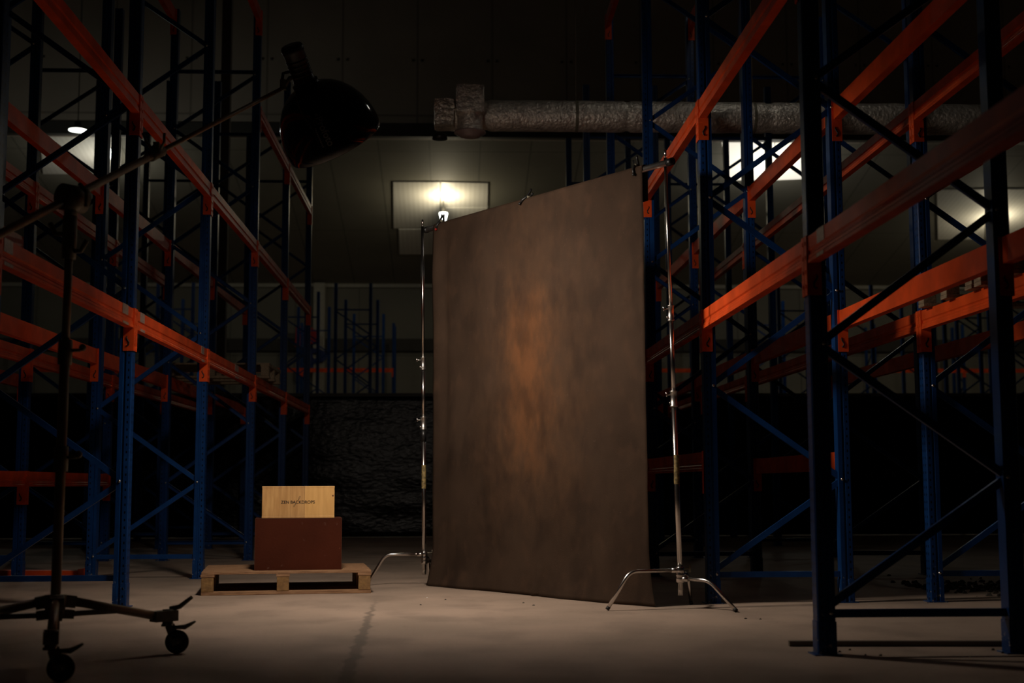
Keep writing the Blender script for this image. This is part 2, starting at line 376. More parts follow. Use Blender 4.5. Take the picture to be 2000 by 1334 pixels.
BCACHE = {}
def beam(xf, y0, y1, ztop, facing, label, tapes=(), group=None, name='rack_beam', along='y', near=True):
    L = round(y1-y0-.098, 3)
    if L not in BCACHE: BCACHE[L] = beam_meshes(L)
    body, cons, locks = BCACHE[L]
    if along == 'y':
        t = thing(name, label, 'rack beam', (xf, y0+.049, ztop) if facing < 0 else (xf, y1-.049, ztop), 0 if facing < 0 else PI, group)
    else:
        t = thing(name, label, 'rack beam', (y0+.049, xf, ztop), -PI/2+PI, group); t.rotation_euler.z = PI/2; t.location = (y1-.049, xf, ztop)
    inst('beam_body', body, t)
    for c, l in zip(cons, locks):
        o = inst('connector', c, t)
        if near: inst('lock_pin', l, o)
    for (a, w) in tapes:       # cloudy tape wrapped round the beam, distance from its near end
        yy = a if facing < 0 else L-a
        tp = MB(); tp.box((-.0012, yy, -.032), (.002, w, .066)); tp.box((.022, yy, .0012), (.05, w, .002)); tp.box((-.0052, yy, -.122), (.002, w, .018))
        tp.build('tape_wrap', M['tape'], t)
    return t
G = [3.6, 6.344, 9.085, 11.79, 14.62, 17.3, 20.04]
ORD = ['foreground', 'first', 'second', 'third', 'fourth', 'fifth', 'sixth']
XR1, XR2, XL1, XL2 = 1.705, 3.23, -3.165, -4.70     # left edge x of each rack row
for row, x, idx in (('right aisle row', XR1, range(0, 7)), ('second row on the right', XR2, range(1, 7)), ('left aisle row', XL1, range(1, 7)), ('second row on the left', XL2, range(2, 7))):
    for i in idx:
        rack_frame(x, G[i], 'blue steel rack frame, %s, %s from the camera' % (row, ORD[i] if i else 'foremost'), flip=i >= 4, near=i < 5)
Z1, Z2, Z3, Z4 = 1.988, 3.471, 5.0, 6.085
LV = {Z1: 'lower', Z2: 'middle', Z3: 'upper', Z4: 'topmost'}
def bays(row, xa, xb, lst, tapes={}):
    # xa = left face x (facing -x), xb = right face x (facing +x)
    for (i, zt, faces) in lst:
        for f in faces:
            xf = xa if f < 0 else xb
            aisle = (f < 0) == (xa > 0)
            lab = 'orange %s beam, %s, %s side, between %s and %s frames' % (LV.get(zt, 'lowest'), row, 'aisle' if aisle else 'rear', ORD[i], ORD[i+1])
            beam(xf, G[i], G[i+1], zt, f, lab, tapes.get((i, zt, f), ()), near=i < 4)
bays('right row', XR1, XR1+D, [(0, Z1, (-1, 1)), (1, Z1, (-1, 1)), (1, Z2, (-1, 1)), (2, Z1, (-1, 1)), (2, Z2, (-1, 1)), (3, Z1, (-1, 1)), (3, Z2, (-1, 1)), (3, Z4, (-1, 1)),
     (4, Z1, (-1, 1)), (4, Z2, (-1, 1)), (5, Z1, (-1, 1)), (5, Z2, (-1, 1)), (2, 1.02, (-1, 1))], {(0, Z1, -1): ((2.42, .12),), (1, Z1, -1): ()})
bays('second right row', XR2, XR2+D, [(1, Z1, (-1, 1)), (1, Z2, (-1, 1)), (2, Z1, (-1, 1)), (2, Z2, (-1, 1)), (3, Z1, (-1, 1)), (3, Z2, (-1,)), (4, Z1, (-1,)), (4, Z2, (-1,)), (5, Z1, (-1,))])
bays('left row', XL1, XL1+D, [(1, Z1, (-1, 1)), (1, Z2, (-1, 1)), (2, Z1, (-1, 1)), (2, Z2, (-1, 1)), (3, Z1, (-1, 1)), (3, Z2, (-1, 1)), (3, Z4, (-1, 1)), (4, Z1, (-1, 1)), (4, Z2, (-1, 1)), (4, Z3, (1,)),
     (5, Z1, (-1, 1)), (5, Z2, (-1, 1)), (5, Z3, (1,))], {(1, Z1, 1): ((.1, .13), (2.42, .15)), (2, Z1, 1): ((.16, .13), (2.4, .12)), (3, Z1, 1): ((1.5, .2),)})
bays('second left row', XL2, XL2+D, [(2, .925, (1,)), (3, .925, (1,)), (2, Z1, (1, -1)), (2, Z2, (1, -1)), (3, Z1, (1, -1)), (3, Z2, (1, -1)), (4, Z1, (1,)), (4, Z2, (1,)), (5, Z1, (1,))])
# an unused beam lying on the floor between the two left rows
fb = beam(0, 0, 2.743, 0, -1, 'orange rack beam lying on the floor behind the left aisle row', name='fallen_rack_beam')
fb.location = (-3.30, 12.02, .0085); fb.rotation_euler = (PI/2, PI/2, 0); fb.rotation_euler = (0, -PI/2, PI/2-.12)
# distant frames beyond the plastic sheet, and racking along the far wall
for x, ys in ((XL1, (35.0, 38.2, 41.4)), (XL2, (36.6, 39.8)), (8.6, (35, 38.2)), (10.2, (35, 38.2)), (12.4, (30, 33.2, 36.4)), (13.95, (30, 33.2, 36.4)), (-9.4, (35, 38.2)), (-7.8, (35, 38.2))):
    for y in ys: rack_frame(x, y, 'distant blue rack frame standing beyond the black plastic sheet', near=False, group='distant rack frames')
for xs in (range(-14, 1, 3), range(5, 9, 3), range(14, 22, 3)):
    xs = list(xs)
    for q in xs:
        t = rack_frame(q, 43.7, 'distant blue rack frame standing against the far wall', near=False, group='far wall rack frames'); t.rotation_euler.z = PI/2
    for a, b in zip(xs, xs[1:]):
        beam(43.7, a, b, 4.6, -1, 'distant orange beam on the racking along the far wall', along='x', group='far wall beams', near=False)

# ------------------------------------------------------------------ pallets
def pallet(loc, rz, label, w=1.235, d=.9, name='pallet', woods=('wood', 'woodblock'), nb=7):
    t = thing(name, label, 'pallet', loc, rz)
    for k in range(nb):
        bw = .115 if k not in (0, nb-1) else .14
        yy = .07+(d-.14)*k/(nb-1)
        MB().box((w/2, yy, .161), (w+random.uniform(-.006, .006), bw, .019)).build('deck_board', M[woods[0]], t, bevel=.002)
    for xx in (.045, w/2-.03, w-.05):
        MB().box((xx, d/2, .141), (.1, d, .0205)).build('bearer_board', M[woods[0]], t, bevel=.002)
        for yy in (.055, d/2, d-.055):
            MB().box((xx, yy, .0785), (.088, .105, .104)).build('block', M[woods[1]], t, bevel=.003)
    for yy in (.06, d/2, d-.06):
        MB().box((w/2, yy, .0135), (w, .11, .025)).build('bottom_board', M[woods[0]], t, bevel=.002)
    return t
p0 = onZ(392, 1164); p1 = onZ(725, 1158.5); PA = math.atan2(p1.y-p0.y, p1.x-p0.x)
pallet((p0.x, p0.y, 0), PA, 'wooden pallet on the floor carrying the two boxes', w=(p1-p0).length)
pallet((-3.3, 14.95, Z1+.001), 0, 'old wooden pallet lying on lower beams of left aisle row', d=1.0, woods=('oldwood', 'oldwood'))
pallet((3.17, 6.95, Z1+.001), 0, 'old wooden pallet on the second right row, nearest bay', d=1.0, woods=('oldwood', 'oldwood'))
pallet((3.17, 7.98, Z1+.001), 0, 'old wooden pallet on second right row, behind the nearest pallet', d=.95, woods=('oldwood', 'oldwood'))

# ------------------------------------------------------------------ boxes on the pallet
PT = .1705
def boxthing(name, label, cat, pos, w, d, h, ang): return thing(name, label, cat, pos, ang)
q0 = onZ(496.5, 1114.5, PT); q1 = onZ(667, 1112.3, PT); TA = math.atan2(q1.y-q0.y, q1.x-q0.x); TW = (q1-q0).length; TH = .385
t = thing('storage_box', 'plain brown wooden box on the pallet under the pale branded box', 'box', q0, TA)
b = MB(); b.box((TW/2, .009, TH/2), (TW, .018, TH)); b.box((TW/2, .391, TH/2), (TW, .018, TH)); b.box((.009, .2, TH/2), (.018, .364, TH)); b.box((TW-.009, .2, TH/2), (.018, .364, TH)); b.box((TW/2, .2, .009), (TW-.036, .364, .018))
b.build('box_shell', M['trunk'], t, bevel=.0025)
MB().box((TW/2, .2, TH-.009), (TW-.036, .364, .018)).build('lid', M['trunk'], t, bevel=.002)
z_ = .006
e = MB()
for pp, qq in (((0, -.0006, TH-.002), (TW, -.0006, TH-.002)), ((TW-.002, -.0006, 0), (TW-.002, -.0006, TH)), ((.001, -.0006, 0), (.001, -.0006, TH))): e.bar(pp, qq, .003, .0012)
e.build('worn_edge', M['trunk_edge'], t)
r0 = q0+Vector((math.cos(TA), math.sin(TA), 0))*.045+Vector((-math.sin(TA), math.cos(TA), 0))*.03; AW, AD, AH = .540, .3, .238
a0 = onZ(509.5, 1012.5, PT+TH); a1 = onZ(650, 1011.5, PT+TH)
r0 = Vector((q0.x, q0.y, PT+TH))+Vector((math.cos(TA), math.sin(TA), 0))*.047+Vector((-math.sin(TA), math.cos(TA), 0))*.03
t = thing('apple_box', 'pale birch wooden box with black lettering on the brown box', 'box', r0, TA)
MB().box((AW/2, .008, AH/2), (AW-.004, .016, AH-.03)).build('front_panel', M['apple'], t, bevel=.001)
MB().box((AW/2, AD-.008, AH/2), (AW-.004, .016, AH-.03)).build('back_panel', M['apple'], t, bevel=.001)
for xx in (.009, AW-.009): MB().box((xx, AD/2, AH/2), (.018, AD-.033, AH-.03)).build('side_panel', M['apple'], t, bevel=.001)
MB().box((AW/2, AD/2, AH-.0075), (AW, AD+.002, .015)).build('top_panel', M['apple'], t, bevel=.002)
MB().box((AW/2, AD/2, .0075), (AW, AD+.002, .015)).build('bottom_panel', M['apple'], t, bevel=.002)
vs, fs = text_mesh('ZEN BACKDROPS', .034)
xs = [p[0] for p in vs]; sc = .252/(max(xs)-min(xs)); mid = (max(xs)+min(xs))/2
lt = MB().add([((p[0]-mid)*sc+AW*.493, -.0008, p[1]*sc*1.03+.107) for p in vs], fs)
def stroke(pts, r): lt.tube([(a, -.0006, b) for a, b in pts], r, 6)
kx = AW*.493
stroke([(kx+.002, .131), (kx+.006, .150), (kx+.014, .163), (kx+.018, .162), (kx+.015, .150), (kx+.007, .138), (kx+.001, .131)], .0012)
stroke([(kx-.018, .108), (kx-.021, .092), (kx-.029, .082), (kx-.033, .086), (kx-.027, .096), (kx-.016, .104), (kx-.008, .112)], .0012)
lt.build('printed_lettering', M['black_mark'], t)

# ------------------------------------------------------------------ backdrop on its crossbar
BL = Vector((-.195, 10.80, 0)); BR = Vector((1.262, 8.835, 0)); bd = (BR-BL); BW = bd.length; BA = math.atan2(bd.y, bd.x)
NX, NZ = 96, 120; HT = 2.90
bm_ = MB(); vs = []
def fold(u, z):
    w = .010*math.sin(u*5.1+.6)*(z/HT)**.5 + .006*math.sin(u*11+z*1.3)
    w += .03*math.exp(-((u-.17)/.05)**2)*min(1, z/2)*.7 - .02*math.exp(-((u-.05)/.05)**2)*(z/HT)
    w += .012*noise.noise(Vector((u*2.2, z*1.4, 3)))+.005*noise.noise(Vector((u*7, z*5, 9)))
    if z < .35: w -= .05*((.35-z)/.35)**2*(.6+.4*math.sin(u*4+1))
    w -= .05*math.exp(-((u-1.30-.25*z)/.014)**2)*max(0, 1-z/.22)
    return w*min(1, max(0, (HT-z)/.3))**.8
for k in range(NZ+1):
    z = HT*k/NZ
    for i in range(NX+1):
        f = i/NX; u = f*BW
        # the hem sits a little inwards at the top right and flares at the floor
        u += (.035*max(0, 1-z/.45)**2)*(f-.2)+.035*max(0, (f-.9)*10)*max(0, 1-z/.3)**2 + .018*(z/HT)*(.5-f)
        vs.append((u, fold(u, z)+.02, z+.004+(.035*f if z > 1 else .035*f*z)))
# over the bar and down behind
top = [vs[NZ*(NX+1)+i] for i in range(NX+1)]
for a in range(1, 9):
    th = PI*a/8
    for (xx, yy, zz) in top: vs.append((xx, yy+.026*(1-math.cos(th)), zz+.026*math.sin(th)))
for (xx, yy, zz) in top: vs.append((xx, yy+.052, zz-.22))
R_ = NZ+1+9
fs = [(k*(NX+1)+i, k*(NX+1)+i+1, (k+1)*(NX+1)+i+1, (k+1)*(NX+1)+i) for k in range(R_-1) for i in range(NX)]
me = MB().add(vs, fs, True).mesh('canvas_backdrop', M['backdrop'])
bo = inst('canvas_backdrop', me, None, BL, BA)
sd = bo.modifiers.new('thickness', 'SOLIDIFY'); sd.thickness = .002; sd.offset = 1
tag(bo, 'hand-painted brown canvas backdrop hanging from the crossbar to the floor', 'backdrop')
un = Vector((math.cos(BA), math.sin(BA), 0)); nn = Vector((-math.sin(BA), math.cos(BA), 0))
def bar_pt(s): return BL+un*s+nn*.046+Vector((0, 0, HT+.004+.035*min(1, max(-.1, s/BW))))
cb0, cb1 = bar_pt(-.13), bar_pt(BW+.225)
t = thing('crossbar', 'metal crossbar carrying the backdrop between the two stands', 'crossbar', cb0)
MB().cyl(cb0, cb1, .0215).build('tube', M['alu'], t, cb0)
d_ = (cb1-cb0).normalized()
MB().cyl(cb0-d_*.012, cb0+d_*.02, .026).build('end_cap', M['blackplastic'], t, cb0)
MB().cyl(cb1-d_*.02, cb1+d_*.03, .026).build('end_cap', M['blackplastic'], t, cb0)
for s_, lab, tilt in ((.085, 'black spring clamp with red tip on backdrop top, left end', .22), (BW*.485, 'black spring clamp at the middle of the backdrop top', .75), (BW-.085, 'black spring clamp near the right end of the backdrop top', -.3)):
    p = bar_pt(s_)+Vector((0, 0, .02)); t = thing('spring_clamp', lab, 'clamp', p)
    def P3(a, b, c):
        a *= .62; b *= .8; c *= .62
        return un*(a*math.cos(tilt)+c*math.sin(tilt))+nn*b+Vector((0, 0, c*math.cos(tilt)-a*math.sin(tilt)))
    for sg in (-1, 1):
        MB().tube([P3(-.012, .052*sg, -.085), P3(-.010, .046*sg, -.03), P3(-.002, .026*sg, .012), P3(.004+.016*sg, .010*sg, .04), P3(.006+.042*sg, -.012*sg, .09), P3(.006+.056*sg, -.018*sg, .118)],
                  [.006, .009, .010, .009, .0085, .0075], 8).build('jaw_and_handle', M['blackplastic'], t)
    MB().cyl(P3(.004, -.022, .03), P3(.004, .022, .03), .009, n=10).build('spring', M['darksteel'], t)
    MB().ball(P3(-.012, -.054, -.088), .0105).build('jaw_tip', M['red_tip'] if s_ < .2 else M['blackplastic'], t)

# ------------------------------------------------------------------ C-stands
def arc(p, c, q, k=7):     # quadratic bend
    p, c, q = map(Vector, (p, c, q)); return [p*(1-s)**2+c*2*s*(1-s)+q*s*s for s in [i/k for i in range(k+1)]]
def cstand(label, base, topx, zsec, legs, tape_z, knob_dir, blackz=None):
    bx, by = base; t = thing('c_stand', label, 'light stand', (bx, by, 0)); o = (bx, by, 0)
    def P(z): f = (z-.2)/2.8; return Vector((bx+(topx[0]-bx)*f, by+(topx[1]-by)*f, z))
    z1, z2, zt = zsec
    MB().cyl(P(.12), P(z1), .0175).build('base_column', M['chrome'], t, o)
    MB().cyl(P(z1), P(z2), .0150).build('middle_riser', M['chrome'], t, o)
    MB().cyl(P(z2), P(zt), .0122).build('top_riser', M['chrome'], t, o)
    MB().lathe([(0, .0001), (0, .005), (.012, .005), (.014, .008), (.055, .008), (.06, .0001)], P(zt), (0, 0, 1), 14).build('spigot', M['chrome'], t, o)
    kd = Vector(knob_dir).normalized()
    for zc, r in ((z1, .026), (z2, .0225)):
        c = MB().lathe([(-.055, .0001), (-.055, r), (-.047, r), (-.045, r-.003), (.042, r-.003), (.044, r), (.05, r), (.05, .0001)], P(zc), (0, 0, 1), 20).build('collar', M['alu'], t, o)
        k = MB(); p = P(zc)+Vector((0, 0, .025)); k.cyl(p+kd*.015, p+kd*.05, .005, n=10); k.tube([p+kd*.05+Vector((0, 0, -.014)), p+kd*.05, p+kd*.055+Vector((0, 0, .016))], .0055, 8); k.cyl(p+kd*.015+Vector((0, 0, -.055)), p+kd*.032+Vector((0, 0, -.055)), .008, n=10)
        k.build('t_handle', M['chrome'], c, o)
    if blackz: MB().cyl(P(blackz[0]), P(blackz[1]), .021).build('black_sleeve', M['blackplastic'], t, o)
    MB().lathe([(0, .0182), (.02, .0187), (.05, .0183), (.09, .0187), (.15, .0182), (.19, .0183)], P(tape_z), (0, 0, 1), 16).build('tape_band', M['amber_tape'], t, o)
    # stacked leg castings
    for k, (ang, zl, reach, drop) in enumerate(legs):
        dx = Vector((math.cos(ang), math.sin(ang), 0)); c = Vector((bx, by, zl))
        lg = MB(); foot = c+dx*reach; foot.z = .014
        kn = c+dx*drop; pts = [c+dx*.02]+arc(c+dx*(drop-.055), kn, kn+(foot-kn).normalized()*.06)+[foot]
        lg.tube(pts, .0125, 12); l = lg.build('leg', M['chrome'], t, o)
        f2 = (foot-kn).normalized(); MB().tube([foot-f2*.012, foot+f2*.008], .0131, 10).build('foot_tip', M['rubber'], l, o)
        cs = MB().lathe([(-.024, .0001), (-.024, .024), (-.018, .028), (.018, .028), (.024, .024), (.024, .0001)], c, (0, 0, 1), 18); cs.cyl(c, c+dx*.06, .0165, n=12); cs.build('leg_hub', M['chrome'], l, o)
    MB().cyl((bx, by, .085), (bx, by, .16), .0165).build('column_foot', M['alu'], t, o)
    k = MB(); p = Vector((bx, by, .255)); kk = Vector((.9, .3, 0)).normalized(); k.cyl(p, p+kk*.07, .006, n=8); k.tube([p+kk*.07+Vector((0, 0, -.025)), p+kk*.072, p+kk*.07+Vector((0, 0, .025))], .008, 8); k.build('base_knob', M['darksteel'], t, o)
RB = (1.462, 8.70)
def leg_to(base, u, v, zl, drop):
    f = onZ(u, v); dx, dy = f.x-base[0], f.y-base[1]; return (math.atan2(dy, dx), zl, math.hypot(dx, dy), drop)
cstand('chrome C-stand with bent legs holding the right end of the backdrop', RB, (1.417, 8.755), (1.36, 1.93, 2.985),
       [leg_to(RB, 1187, 1193, .245, .345), leg_to(RB, 1437, 1196, .19, .215), leg_to(RB, 1350, 1181, .215, .20)], .80, (-1, -.25, 0))
LB = (-.240, 10.87)
cstand('chrome C-stand at the left end of the backdrop, behind the pallet', LB, (-.268, 10.925), (1.30, 1.79, 2.93),
       [(PI-.02, .245, .455, .31), leg_to(LB, 839, 1140, .215, .13), (math.atan2(.25, .38), .19, .42, .3)], .77, (1, -.2, 0) if False else (-1, -.2, 0), (1.15, 1.25))

# ------------------------------------------------------------------ studio light: dish, flash body, boom and rolling stand
AX = Vector((.41, .50, -.76)).normalized(); APX = Vector(onY(598, 166, 8.1)); ha, hb, _ = frame_of(AX)
dprof = [(0, .062), (.012, .075), (.02, .118), (.045, .165), (.085, .212), (.14, .254), (.2, .284), (.26, .303), (.32, .313), (.37, .314), (.41, .309)]
t = thing('studio_light', 'black studio flash with glossy deep dish hung from the boom', 'studio light', APX)
sh = MB().lathe(dprof+[(.414, .305), (.410, .301)], APX, AX, 64).build('dish', M['gloss_black'], t, APX)
MB().lathe([(a+.004, max(.01, r-.006)) for a, r in dprof[1:]], APX, AX, 64).build('dish_lining', M['white_in'], sh, APX)
for zz, rr in ((.004, .083), ): MB().lathe([(-.02, .0001), (-.02, rr), (.012, rr), (.02, .06)], APX, AX, 32).build('mount_ring', M['blackplastic'], t, APX)
# printed name running down the dish
camd = (Vector((0, 0, CH))-APX).normalized(); camd = (camd-AX*camd.dot(AX)).normalized()
th0 = math.atan2(camd.dot(hb), camd.dot(ha))
def dish_r(tt):
    for (a, r), (b, s) in zip(dprof, dprof[1:]):
        if a <= tt <= b: return r+(s-r)*(tt-a)/(b-a)
    return .31
def dish_pt(tt, th, lift=.0015):
    r = dish_r(tt)+lift; return APX+AX*tt+(ha*math.cos(th)+hb*math.sin(th))*r
def on_dish(vs, t0, th, sgn):
    return [dish_pt(t0+a, th+sgn*b/.27) for a, b in vs]
vs, fs = text_mesh('Profoto', .048); xs = [p[0] for p in vs]; mn = min(xs); k = .178/(max(xs)-mn)
tx = rt.dot(ha*math.cos(th0+.1)+hb*math.sin(th0+.1)) > rt.dot(ha*math.cos(th0)+hb*math.sin(th0))
sg = 1 if tx else -1
TH = th0-sg*.16
lg = MB().add(on_dish([((p[0]-mn)*k, p[1]*k) for p in vs], .15, TH, sg), fs)
ring = [(-.014+.009*math.cos(a*PI/6), .014+.009*math.sin(a*PI/6)) for a in range(12)]
lg.add(on_dish(ring, .15, TH, sg), [tuple(range(12))])
x_ = .05
while x_ < .165:
    w = random.uniform(.004, .010); q = [(x_, -.03), (x_+w, -.03), (x_+w, -.022), (x_, -.022)]; lg.add(on_dish(q, .15, TH, sg), [(0, 1, 2, 3)]); x_ += w+.004
lg.build('printed_name', M['greyprint'], sh, APX)
B0 = APX-AX*.015; B1 = onY(573, 101, 7.98); bdv = (B1-B0).normalized()
MB().lathe([(0, .0001), (0, .062), (.02, .07), (.03, .066), (.2, .066), (.205, .07), (.232, .07), (.245, .062), (.247, .0001)], B0, bdv, 28).build('flash_body', M['blackplastic'], t, APX)
for tt in (.05, .08, .11, .14): MB().lathe([(tt, .0655), (tt+.004, .0685), (tt+.014, .0685), (tt+.018, .0655)], B0, bdv, 28).build('cooling_fin', M['blackplastic'], t, APX)
br = onY(553, 172, 8.02)
yk = MB(); pm = B0+bdv*.06; yk.tube([br, br+(pm-br)*.35+Vector((0, 0, .03)), pm], .014, 10); yk.box(br+Vector((0, 0, .02)), (.035, .04, .06)); yk.build('tilt_bracket', M['darksteel'], t, APX)
MB().tube([br+Vector((-.01, 0, .03)), br+Vector((-.0, -.01, .09)), br+Vector((.04, -.01, .1))], .010, 8).build('tilt_lever', M['blackplastic'], t, APX)
# the flash's own light, a round source recessed in the dish
src = APX+AX*.28
key = light('flash_tube', 'AREA', src, KEY_POWER, (1.0, .86, .73), shape='DISK', size=.5)
key.rotation_euler = AX.to_track_quat('-Z', 'Y').to_euler(); key.data.spread = math.radians(165)

SB = Vector((-1.80, 6.2, 0))
PV = onY(134, 388, 6.2)
bdir = (br-PV); L = bdir.length; bdir.normalize()
tail = PV-bdir*1.6
t = thing('boom_arm', 'long steel boom arm reaching from the rolling stand to the flash', 'boom arm', PV)
mid = PV+bdir*(onY(262, 318, 6.9)-PV).length
mid = PV+bdir*.78
MB().cyl(tail, mid, .019).build('outer_tube', M['boomsteel'], t, PV)
MB().cyl(mid-bdir*.05, br, .0125).build('inner_tube', M['boomsteel'], t, PV)
c = MB().cyl(mid-bdir*.06, mid+bdir*.05, .029); c.box(mid+Vector((0, 0, .03)), (.03, .05, .05)); c = c.build('clamp_collar', M['darksteel'], t, PV)
for sg_ in (-1, 1):
    k = MB(); e0 = mid+Vector((sg_*.025, -.02, .02)); k.tube([e0, e0+Vector((sg_*.02, -.02, .03)), e0+Vector((sg_*.03-.01, -.02, .075))], .0075, 8); k.build('clamp_lever', M['darksteel'], c, PV)
tl = tail+bdir*.1
t = thing('rolling_stand', 'heavy dark wheeled steel stand at left holding the boom', 'light stand', SB)
o = SB
def PS(u, v, Y=6.2): return onY(u, v, Y)
def Z_at(v, Y=6.2): return onY(110, v, Y).z
def S_(z): return Vector((SB.x+.006*z, SB.y, z))
MB().cyl(S_(.12), S_(1.42), .0225).build('lower_column', M['boomsteel'], t, o)
MB().cyl(S_(1.40), S_(1.9), .0185).build('upper_column', M['boomsteel'], t, o)
for z in (.93, 1.42):
    c = MB().lathe([(-.065, .0001), (-.065, .031), (.0, .033), (.05, .031), (.052, .0001)], S_(z), (0, 0, 1), 20).build('collar', M['darksteel'], t, o)
    k = MB(); k.cyl(S_(z)+Vector((.02, 0, 0)), S_(z)+Vector((.075, -.02, .0)), .008, n=8); k.ball(S_(z)+Vector((.085, -.022, .012)), .017); k.build('collar_knob', M['darksteel'], c, o)
zt = PV.z
MB().lathe([(0, .0001), (0, .031), (.1, .033), (.2, .032), (.2, .0001)], S_(zt-.285), (0, 0, 1), 20).build('top_socket', M['darksteel'], t, o)
for sg_, zz in ((-1, -.17), (1, -.25)):
    MB().tube([S_(zt+zz), S_(zt+zz)+Vector((.06*sg_, -.02, 0)), S_(zt+zz)+Vector((.085*sg_, -.02, .05))], .012, 8).build('top_knob', M['darksteel'], t, o)
hp = S_(zt); kn = MB().cyl(hp+Vector((-.03, -.05, 0)), hp+Vector((.045, .04, .0)), .062, n=28)
kn.cyl(hp+Vector((0, 0, -.1)), hp+Vector((0, 0, .0)), .03); kn.build('pivot_head', M['darksteel'], t, o)
MB().tube([hp+Vector((.05, -.05, .06)), hp+Vector((.085, -.055, .02)), hp+Vector((.085, -.055, -.05))], .010, 8).build('pivot_lever', M['darksteel'], t, o)
hub = MB(); hub.lathe([(0, .0001), (0, .045), (.06, .05), (.065, .0001)], S_(.25), (0, 0, 1), 20); hub.lathe([(0, .0001), (0, .04), (.045, .045), (.05, .0001)], S_(.21), (0, 0, 1), 20)
for an in (.66, -1.2, -2.86):
    dv = Vector((math.cos(an), math.sin(an), 0)); hub.bar(S_(.285)+dv*.02, S_(.275)+dv*.085, .06, .055); hub.bar(S_(.225)+dv*.02, S_(.22)+dv*.08, .05, .04)
hub.build('leg_hub', M['darksteel'], t, o)
def rolling_leg(foot, zsw, lever):
    dx = Vector((foot.x-SB.x, foot.y-SB.y, 0)); R = dx.length; dx.normalize()
    a = S_(.285)+dx*.05; b = Vector((foot.x, foot.y, zsw))-dx*.05
    lg = MB(); lg.tube([a, b], .0205, 12); l = lg.build('leg', M['boomsteel'], t, o)
    m_ = a+(b-a)*.52; MB().bar(S_(.222)+dx*.04, m_+Vector((0, 0, -.01)), .034, .022).build('strut', M['darksteel'], l, o)
    k = MB(); k.bar(b-dx*.03, b+dx*.09, .062, .05); k.cyl(b+dx*.05+Vector((0, 0, -.05)), b+dx*.05+Vector((0, 0, .03)), .026); k.build('leg_end', M['darksteel'], l, o)
    if lever: MB().tube([b+dx*.06+Vector((0, 0, .03)), b+dx*.09+Vector((.02, 0, .04)), b+dx*.05+Vector((.115, -.02, .088))], [.014, .012, .009], 8).build('lock_lever', M['darksteel'], l, o)
    s2 = b+dx*.05; wr = .056; c = Vector((s2.x+.05, s2.y-.02, wr+.001)); wa = Vector((.25, -.97, 0)).normalized()
    w = MB().lathe([(-.016, .0001), (-.016, .03), (-.013, wr-.012), (-.013, wr-.004), (-.008, wr), (.008, wr), (.013, wr-.004), (.013, wr-.012), (.016, .03), (.016, .0001)], c, wa, 32).build('caster_wheel', M['rubber'], l, o)
    fk = MB()
    for sg_ in (-1, 1):
        p = c+wa*.022*sg_; fk.bar(p-Vector((0,0,.012)), Vector((s2.x+.012, s2.y-.005, wr+.074))+wa*.022*sg_, .004, .046, wa.cross(Vector((0, 0, 1))))
    fk.box((s2.x, s2.y, wr+.078), (.05, .05, .012)); fk.cyl((s2.x, s2.y, wr+.08), (s2.x, s2.y, max(wr+.09, zsw-.03)), .014); fk.cyl(c-wa*.026, c+wa*.026, .009, n=10); fk.cyl(c-wa*.018, c-wa*.021, .026); fk.build('caster_fork', M['darksteel'], l, o)
    bk_ = MB(); p = c+Vector((0, 0, wr+.012)); tv = Vector((.97, .25, 0)); bk_.tube([p-tv*.02, p+tv*.035, p+tv*.06+Vector((0, 0, .012)), p+tv*.085+Vector((0, 0, .026))], [.008, .012, .009, .005], 8); bk_.build('brake_pedal', M['darksteel'], l, o)
w1 = onZ(345, 1277); w2 = onZ(118, 1332)
rolling_leg(w1-Vector((.05, -.02, 0)), .178, True)
rolling_leg(w2-Vector((.05, -.02, 0)), .178, False)
rolling_leg(SB+Vector((-.56, -.16, 0)), .178, False)

# ------------------------------------------------------------------ foil duct
DY = 13.2; zc = onY(1200, 228, DY).z; x0 = onY(852, 228, DY).x; x1 = 9.0; R0 = .158
t = thing('foil_duct', 'long silver foil-wrapped round air duct hanging across the racks', 'duct', (x0, DY, zc))
vs = []; fs = []; NS, NR = 320, 28
for i in range(NS+1):
    xx = x0+(x1-x0)*i/NS
    for j in range(NR):
        a = 2*PI*j/NR; r = R0*(1+.035*noise.noise(Vector((xx*3, a*1.2, 1)))+.03*noise.noise(Vector((xx*9, math.cos(a)*3, math.sin(a)*3))))
        if abs((xx*1.0+.4) % 1.45-.7) < .035: r *= .93
        vs.append((xx, DY+r*math.cos(a), zc+.02*math.sin(xx*.7)*0+r*math.sin(a)))
fs = [(i*NR+j, i*NR+(j+1) % NR, (i+1)*NR+(j+1) % NR, (i+1)*NR+j) for i in range(NS) for j in range(NR)]
fs += [tuple(range(NR))[::-1], tuple(NS*NR+j for j in range(NR))]
MB().add(vs, fs, True).build('duct_tube', M['foil'], t, (x0, DY, zc))
o = (x0, DY, zc)
def crumple(c, size, seed):
    b = MB(); n_ = 9; hx, hy, hz = (q/2 for q in size); c = Vector(c)
    for ax in range(3):
        for sg_ in (-1, 1):
            vs = []
            for i in range(n_+1):
                for j in range(n_+1):
                    p = [0, 0, 0]; p[ax] = sg_; p[(ax+1) % 3] = -1+2*i/n_; p[(ax+2) % 3] = -1+2*j/n_
                    q = Vector(p); q2 = q*(1-.05*(q.length-1)); q2 = Vector((q2.x*hx, q2.y*hy, q2.z*hz)); q2 += Vector((noise.noise(q*2.5+Vector((seed, 0, 0))), noise.noise(q*2.5+Vector((0, seed, 0))), noise.noise(q*2.5+Vector((0, 0, seed)))))*.012
                    vs.append(c+q2)
            b.add(vs, [(i*(n_+1)+j, (i+1)*(n_+1)+j, (i+1)*(n_+1)+j+1, i*(n_+1)+j+1) for i in range(n_) for j in range(n_)], True)
    return b
